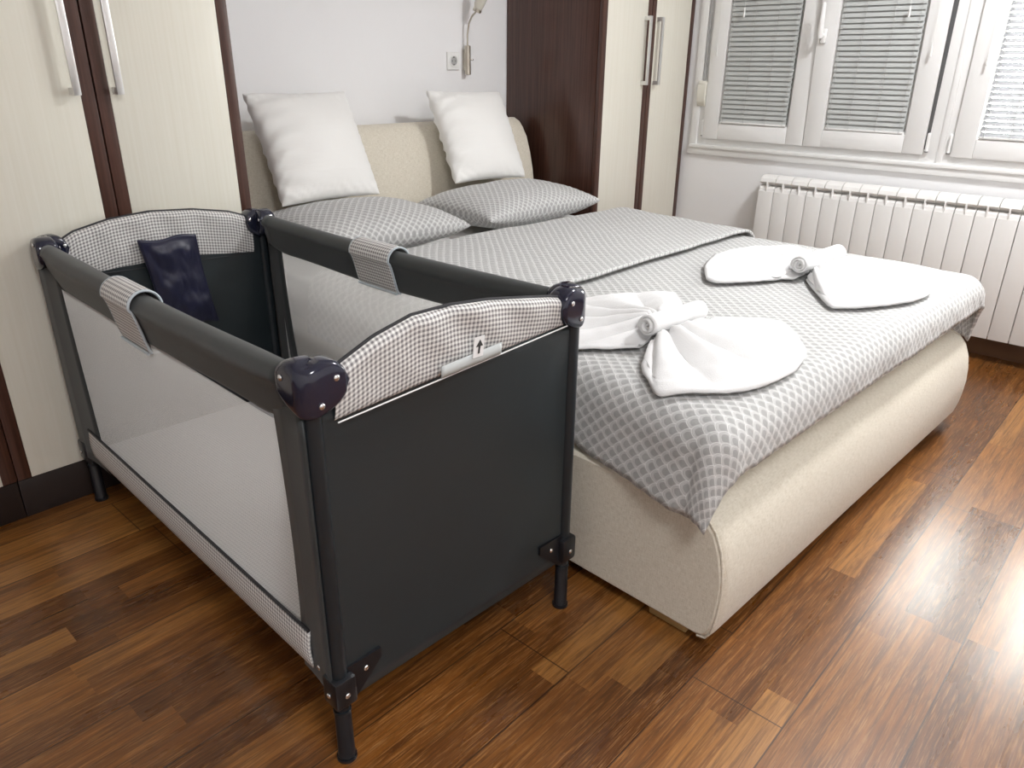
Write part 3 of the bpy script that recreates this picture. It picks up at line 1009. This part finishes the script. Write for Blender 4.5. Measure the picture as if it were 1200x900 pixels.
# long padded rails, gingham hinge sleeves, mesh sides
def tear(top, bot, rt, tb, n=26):
    """teardrop section: round tube on top, cloth hanging to a thin edge"""
    out = []
    for i in range(n):
        th = 2 * PI * i / n
        c_, s_ = math.cos(th), math.sin(th)
        zc = top - rt
        if s_ >= 0: out.append((rt * c_, zc + rt * s_))
        else:
            f = -s_
            z = zc - f ** 1.5 * (zc - bot)
            w = (rt + (tb - rt) * f ** .8) * (abs(c_) ** .6) * (1 if c_ > 0 else -1)
            out.append((w, z))
    return out
for side, u in ((-1, 0.), (1, CW)):
    P = []
    for i in range(41):
        f = i / 40; v = .045 + (CL - .09) * f
        sag = -.008 * math.sin(PI * f)
        e = min(f, 1 - f) / .10
        bot = .650 - .008 * f + .004 * math.sin(f * 9) + (.022 * (1 - min(1, e)) ** 2)
        top = .758 - .008 * f + sag
        rt = .0225 + .0035 * min(1, e) + .001 * math.sin(f * 17 + u * 5)
        P.append([cot(u + a, v, z) for a, z in tear(top, bot, rt, .008)])
    MB().grid(P, None, False, True, caps=True).build('rail', 'slate_fabric', k, sharp=None)
    # sleeve over the hinge
    va, vb = (.598, .742) if side < 0 else (.560, .722)
    P, UV = [], []
    for i in range(13):
        v = va + (vb - va) * i / 12
        sec = tear(.756, .628 if side < 0 else .642, .0315, .0125, 36)
        row, ru = [], []; acc = 0; last = None
        for a, z in sec + [sec[0]]:
            p = (a, z)
            if last: acc += math.dist(p, last)
            last = p
            row.append(cot(u + a, v, z)); ru.append((v, acc))
        P.append(row); UV.append(ru)
    sl = MB().grid(P, UV).build('hinge_sleeve', 'gingham', k, sharp=None, solid=.003, offset=1)
    pm = MB()
    for v in (va, vb):
        sec = tear(.757, .627 if side < 0 else .641, .0325, .0135, 36)
        pm.tube([cot(u + a, v, z) for a, z in sec + sec[:1]], .0028, 6)
    pm.tube([cot(u - .010 * 1, va, .627 if side < 0 else .641), cot(u - .010, vb, .627 if side < 0 else .641)], .003, 6)
    pm.tube([cot(u + .010 * 1, va, .627 if side < 0 else .641), cot(u + .010, vb, .627 if side < 0 else .641)], .003, 6)
    pm.build('piping', 'piping_blue', sl)
    # netting
    uo = u + side * .004
    P, UV = [], []
    v0, v1 = .075, CL - .075
    for i in range(41):
        f = i / 40; v = v0 + (v1 - v0) * f
        row, ru = [], []
        for j in range(15):
            z = .235 + (.650 - .235) * j / 14
            bow = -side * .010 * math.sin(PI * f) * math.sin(PI * j / 14)
            row.append(cot(uo + bow, v, z)); ru.append((v, z))
        P.append(row); UV.append(ru)
    MB().grid(P, UV).build('mesh_side', 'netting', k, sharp=None)
    # dark cloth borders either side of the netting, wrapped round the uprights
    for vv, iv in ((0., 1), (CL, -1)):
        P = []
        for j in range(17):
            z = .150 + (.690 - .150) * j / 16
            wd = (.112 if vv == 0 else .108 + .06 * (1 - j / 16)) - .012 * math.sin(PI * j / 16)
            row = []
            for q in (0, .25, .5, .75, 1.):
                row.append(cot(uo + side * (.0135 * (1 - q) ** 2), vv - iv * .004 + iv * wd * q, z))
            P.append(row)
        MB().grid(P).build('side_border', 'slate_fabric', k, sharp=None, solid=.004)
    # gingham skirt along the bottom
    P, UV = [], []
    for i in range(41):
        f = i / 40; v = .07 + (CL - .14) * f
        row, ru = [], []
        for j in range(7):
            z = .168 + (.250 - .168) * j / 6
            row.append(cot(uo + side * (.004 + .004 * math.sin(PI * j / 6)), v, z)); ru.append((v, z))
        P.append(row); UV.append(ru)
    sk = MB().grid(P, UV).build('skirt', 'gingham', k, sharp=None, solid=.004)
    pm = MB().tube([cot(uo + side * .006, .07, .252), cot(uo + side * .006, CL - .07, .252)], .0035, 6)
    pm.build('skirt_binding', 'cord_dark', sk)

# short ends: dark panel, padded gingham band with piping
def bandtop(f, e):
    if e == 0: pts = [(0., .752), (.06, .765), (.16, .786), (.30, .803), (.45, .803), (.62, .794), (.78, .780), (.92, .767), (1., .757)]
    else: pts = [(0., .742), (.08, .764), (.25, .784), (.45, .792), (.68, .784), (.88, .765), (1., .742)]
    return float(np.interp(f, *zip(*pts)))
def bandbot(f, e):
    return (.672 + .030 * f) if e == 0 else (.650 - .014 * f)
for e, vv, sgn in ((0, 0., -1), (1, CL, 1)):
    P, UV = [], []
    pts_top = []
    N = 60
    for i in range(N + 1):
        f = i / N; u = .034 + (CW - .068) * f
        zt, zb = bandtop(f, e), bandbot(f, e)
        sec = tear(zt, zb, .016, .0145, 40)
        row, ru = [], []; acc = 0; last = None
        for a, z in sec + [sec[0]]:
            if last: acc += math.dist((a, z), last)
            last = (a, z)
            gq = min(1, max(0, (z - zb - .012) / .03))
            pk = gq * (.004 * nz(u * 14, z * 14, e * 7) + .0025 * math.sin(u * 60 + z * 45) * math.sin(PI * f))
            row.append(cot(u, vv + (a + (pk if abs(a) > .003 else 0)) , z)); ru.append((u, acc))
        P.append(row); UV.append(ru)
        pts_top.append(cot(u, vv, zt + .001))
    bd = MB().grid(P, UV).build('gingham_band', 'gingham', k, sharp=None)
    MB().tube(pts_top, .0032, 8).build('piping', 'cord_dark', bd)
    hem = []
    for dv in (-.0158, .0158):
        hem.append([cot(.034 + (CW - .068) * i / 30, vv + dv, bandbot(i / 30, e) + .0015) for i in range(31)])
    hm = MB()
    for h_ in hem: hm.tube(h_, .0013, 6)
    hm.build('band_hem', 'tag_white' if e == 0 else 'cord_dark', bd)
    # fabric panel
    for off in ((-.006, .006)):
        pass
    P = []
    for i in range(37):
        f = i / 36; u = -.002 + (CW + .004) * f
        row = []
        for j in range(25):
            g_ = j / 24
            z = .132 + (.700 - .132) * g_
            bow = sgn * (.004 - .018 * math.sin(PI * f) * math.sin(PI * g_) ** .8) - sgn * .003
            row.append(cot(u, vv + bow, z))
        P.append(row)
    MB().grid(P).build('end_panel', 'slate_panel', k, sharp=None, solid=.008)
    if e == 0:
        # sewn-on tag with an arrow and the grey strip beside it
        def on(u, z, d=.0): 
            f = (u - .034) / (CW - .068)
            return cot(u, vv - .0215 - d, z)
        tg = MB()
        tu, tz = .316, .724
        q = [(-.013, -.020), (.011, -.020), (.016, .020), (-.008, .020)]
        P = [[on(tu + a, tz + c_ * .9, 0) for a, c_ in q], [on(tu + a, tz + c_ * .9, .0012) for a, c_ in q]]
        tg.grid(P, None, False, True, caps=True)
        tgo = tg.build('care_tag', 'tag_white', bd, smooth=False)
        ar = MB()
        q1 = [(-.0015, -.013), (.0025, -.013), (.0050, .003), (.0010, .003)]
        q2 = [(-.0055, .001), (.0105, .001), (.0045, .014)]
        for q in (q1, q2):
            P = [[on(tu + a, tz + c_ * .9, .0008) for a, c_ in q], [on(tu + a, tz + c_ * .9, .0020) for a, c_ in q]]
            ar.grid(P, None, False, True, caps=True)
        ar.build('arrow_mark', 'tag_ink', tgo if False else bd, smooth=False)
        st = MB(); row0, row1 = [], []
        P = []
        for i in range(21):
            u = .235 + .14 * i / 20; zb = bandbot((u - .034) / (CW - .068), 0)
            P.append([on(u, zb + .004, -.003), on(u, zb + .012, -.002), on(u, zb + .026, -.001)])
        st.grid(P); st.build('grey_strip', 'strip_grey', bd, sharp=None, solid=.0016)
    else:
        # navy storage pocket hanging inside the head end
        P = []
        for i in range(33):
            a = i / 32
            row = []
            for j in range(41):
                g_ = j / 40
                u = .222 + .155 * a + .030 * g_ * 1.0 - .012 * math.sin(PI * g_) * (a - .5)
                z = .722 - .262 * g_ + .004 * math.sin(a * 8 + 2)
                bul = .012 + .016 * math.sin(PI * a) * math.sin(PI * min(1, g_ * 1.02)) + (.013 * nz(a * 3.5, g_ * 4.5, 2) + .006 * abs(nz(a * 6 + g_ * 4, g_ * 5 - a * 5, 5))) * min(1, 12 * max(0, g_ - .05)) * min(1, 6 * min(a, 1 - a) + .1)
                row.append(cot(u, vv - .016 - bul, z))
            P.append(row)
        pk = MB().grid(P).build('pocket', 'navy_nylon', k, sharp=None, solid=.010, offset=0)
        MB().tube([P[0][j] for j in range(41)] + [P[i][40] for i in range(1, 33)] + [P[32][j] for j in range(39, -1, -1)], .0035, 6).build('pocket_binding', 'navy_nylon', pk)

# folded padded mattress inside the cot
def cotb(u, v, z): return cot(u, v, z)
cm = MB().box((.022, .022, .128), (CW - .022, CL - .022, .172), .014, 4, fn=cotb)
for i, v in enumerate(cm.v):
    cm.uv[i] = (v[0], v[1])
cmo = cm.build('cot_mattress', 'gingham_mattress', sharp=None)
tag(cmo, 'pale gingham padded mattress lying in the travel cot', 'mattress')

# ------------------------------------------------------------------ camera
cam = bpy.data.cameras.new('camera'); co = bpy.data.objects.new('camera', cam); C.objects.link(co)
Rm = Matrix(((0.675773, -0.737043, 0.009947), (-0.282819, -0.271723, -0.919881), (0.680695, 0.618817, -0.392072)))
right, down, fwd = Rm[0], Rm[1], Rm[2]
m4 = Matrix((right, -down, -fwd)).transposed().to_4x4(); m4.translation = (0, 0, 1.168)
co.matrix_world = m4
cam.sensor_width = 36; cam.sensor_fit = 'HORIZONTAL'; cam.lens = 874.134 / 1200 * 36
cam.clip_start = .02
bpy.context.scene.camera = co

# ------------------------------------------------------------------ light
w = bpy.data.worlds.new('sky'); bpy.context.scene.world = w; w.use_nodes = True
bg = w.node_tree.nodes['Background']
bg.inputs[0].default_value = (1., .99, .975, 1); bg.inputs[1].default_value = 17.
def area(name, loc, rot, sx_, sy_, power, col=(1, 1, 1), portal=False, shape='RECTANGLE'):
    l = bpy.data.lights.new(name, 'AREA'); l.shape = shape; l.size = sx_; l.size_y = sy_; l.energy = power; l.color = col
    o = bpy.data.objects.new(name, l); C.objects.link(o); o.location = loc; o.rotation_euler = rot
    if portal: l.cycles.is_portal = True
    return o
area('window_portal', (XW + .19, (WY0 + 2.09) / 2, (.79 + ZT) / 2), (0, PI / 2, 0), ZT - .79, 2.09 - WY0, 1, portal=True)
# ceiling lamp of the room
area('ceiling_lamp', (2.75, .25, 2.46), (0, 0, 0), .35, .35, 24, (.985, .99, 1.), shape='DISK')
area('fill_light_front', (.1, -.8, 2.46), (0, 0, 0), .7, .7, 25, (.985, .99, 1.), shape='DISK')  # added soft fill from behind the camera, not a lamp of the room
pl = bpy.data.lights.new('ceiling_lamp_glow', 'POINT'); pl.energy = 8; pl.shadow_soft_size = .16; pl.color = (.985, .99, 1.)
po = bpy.data.objects.new('ceiling_lamp_glow', pl); C.objects.link(po); po.location = (2.75, .25, 2.25)

sc = bpy.context.scene
sc.view_settings.view_transform = 'Standard'; sc.view_settings.look = 'None'
sc.view_settings.gamma = 1; sc.view_settings.use_curve_mapping = False
sc.view_settings.exposure = .82
sc.cycles.max_bounces = 10; sc.cycles.diffuse_bounces = 6; sc.cycles.transparent_max_bounces = 16
sc.cycles.use_denoising = True
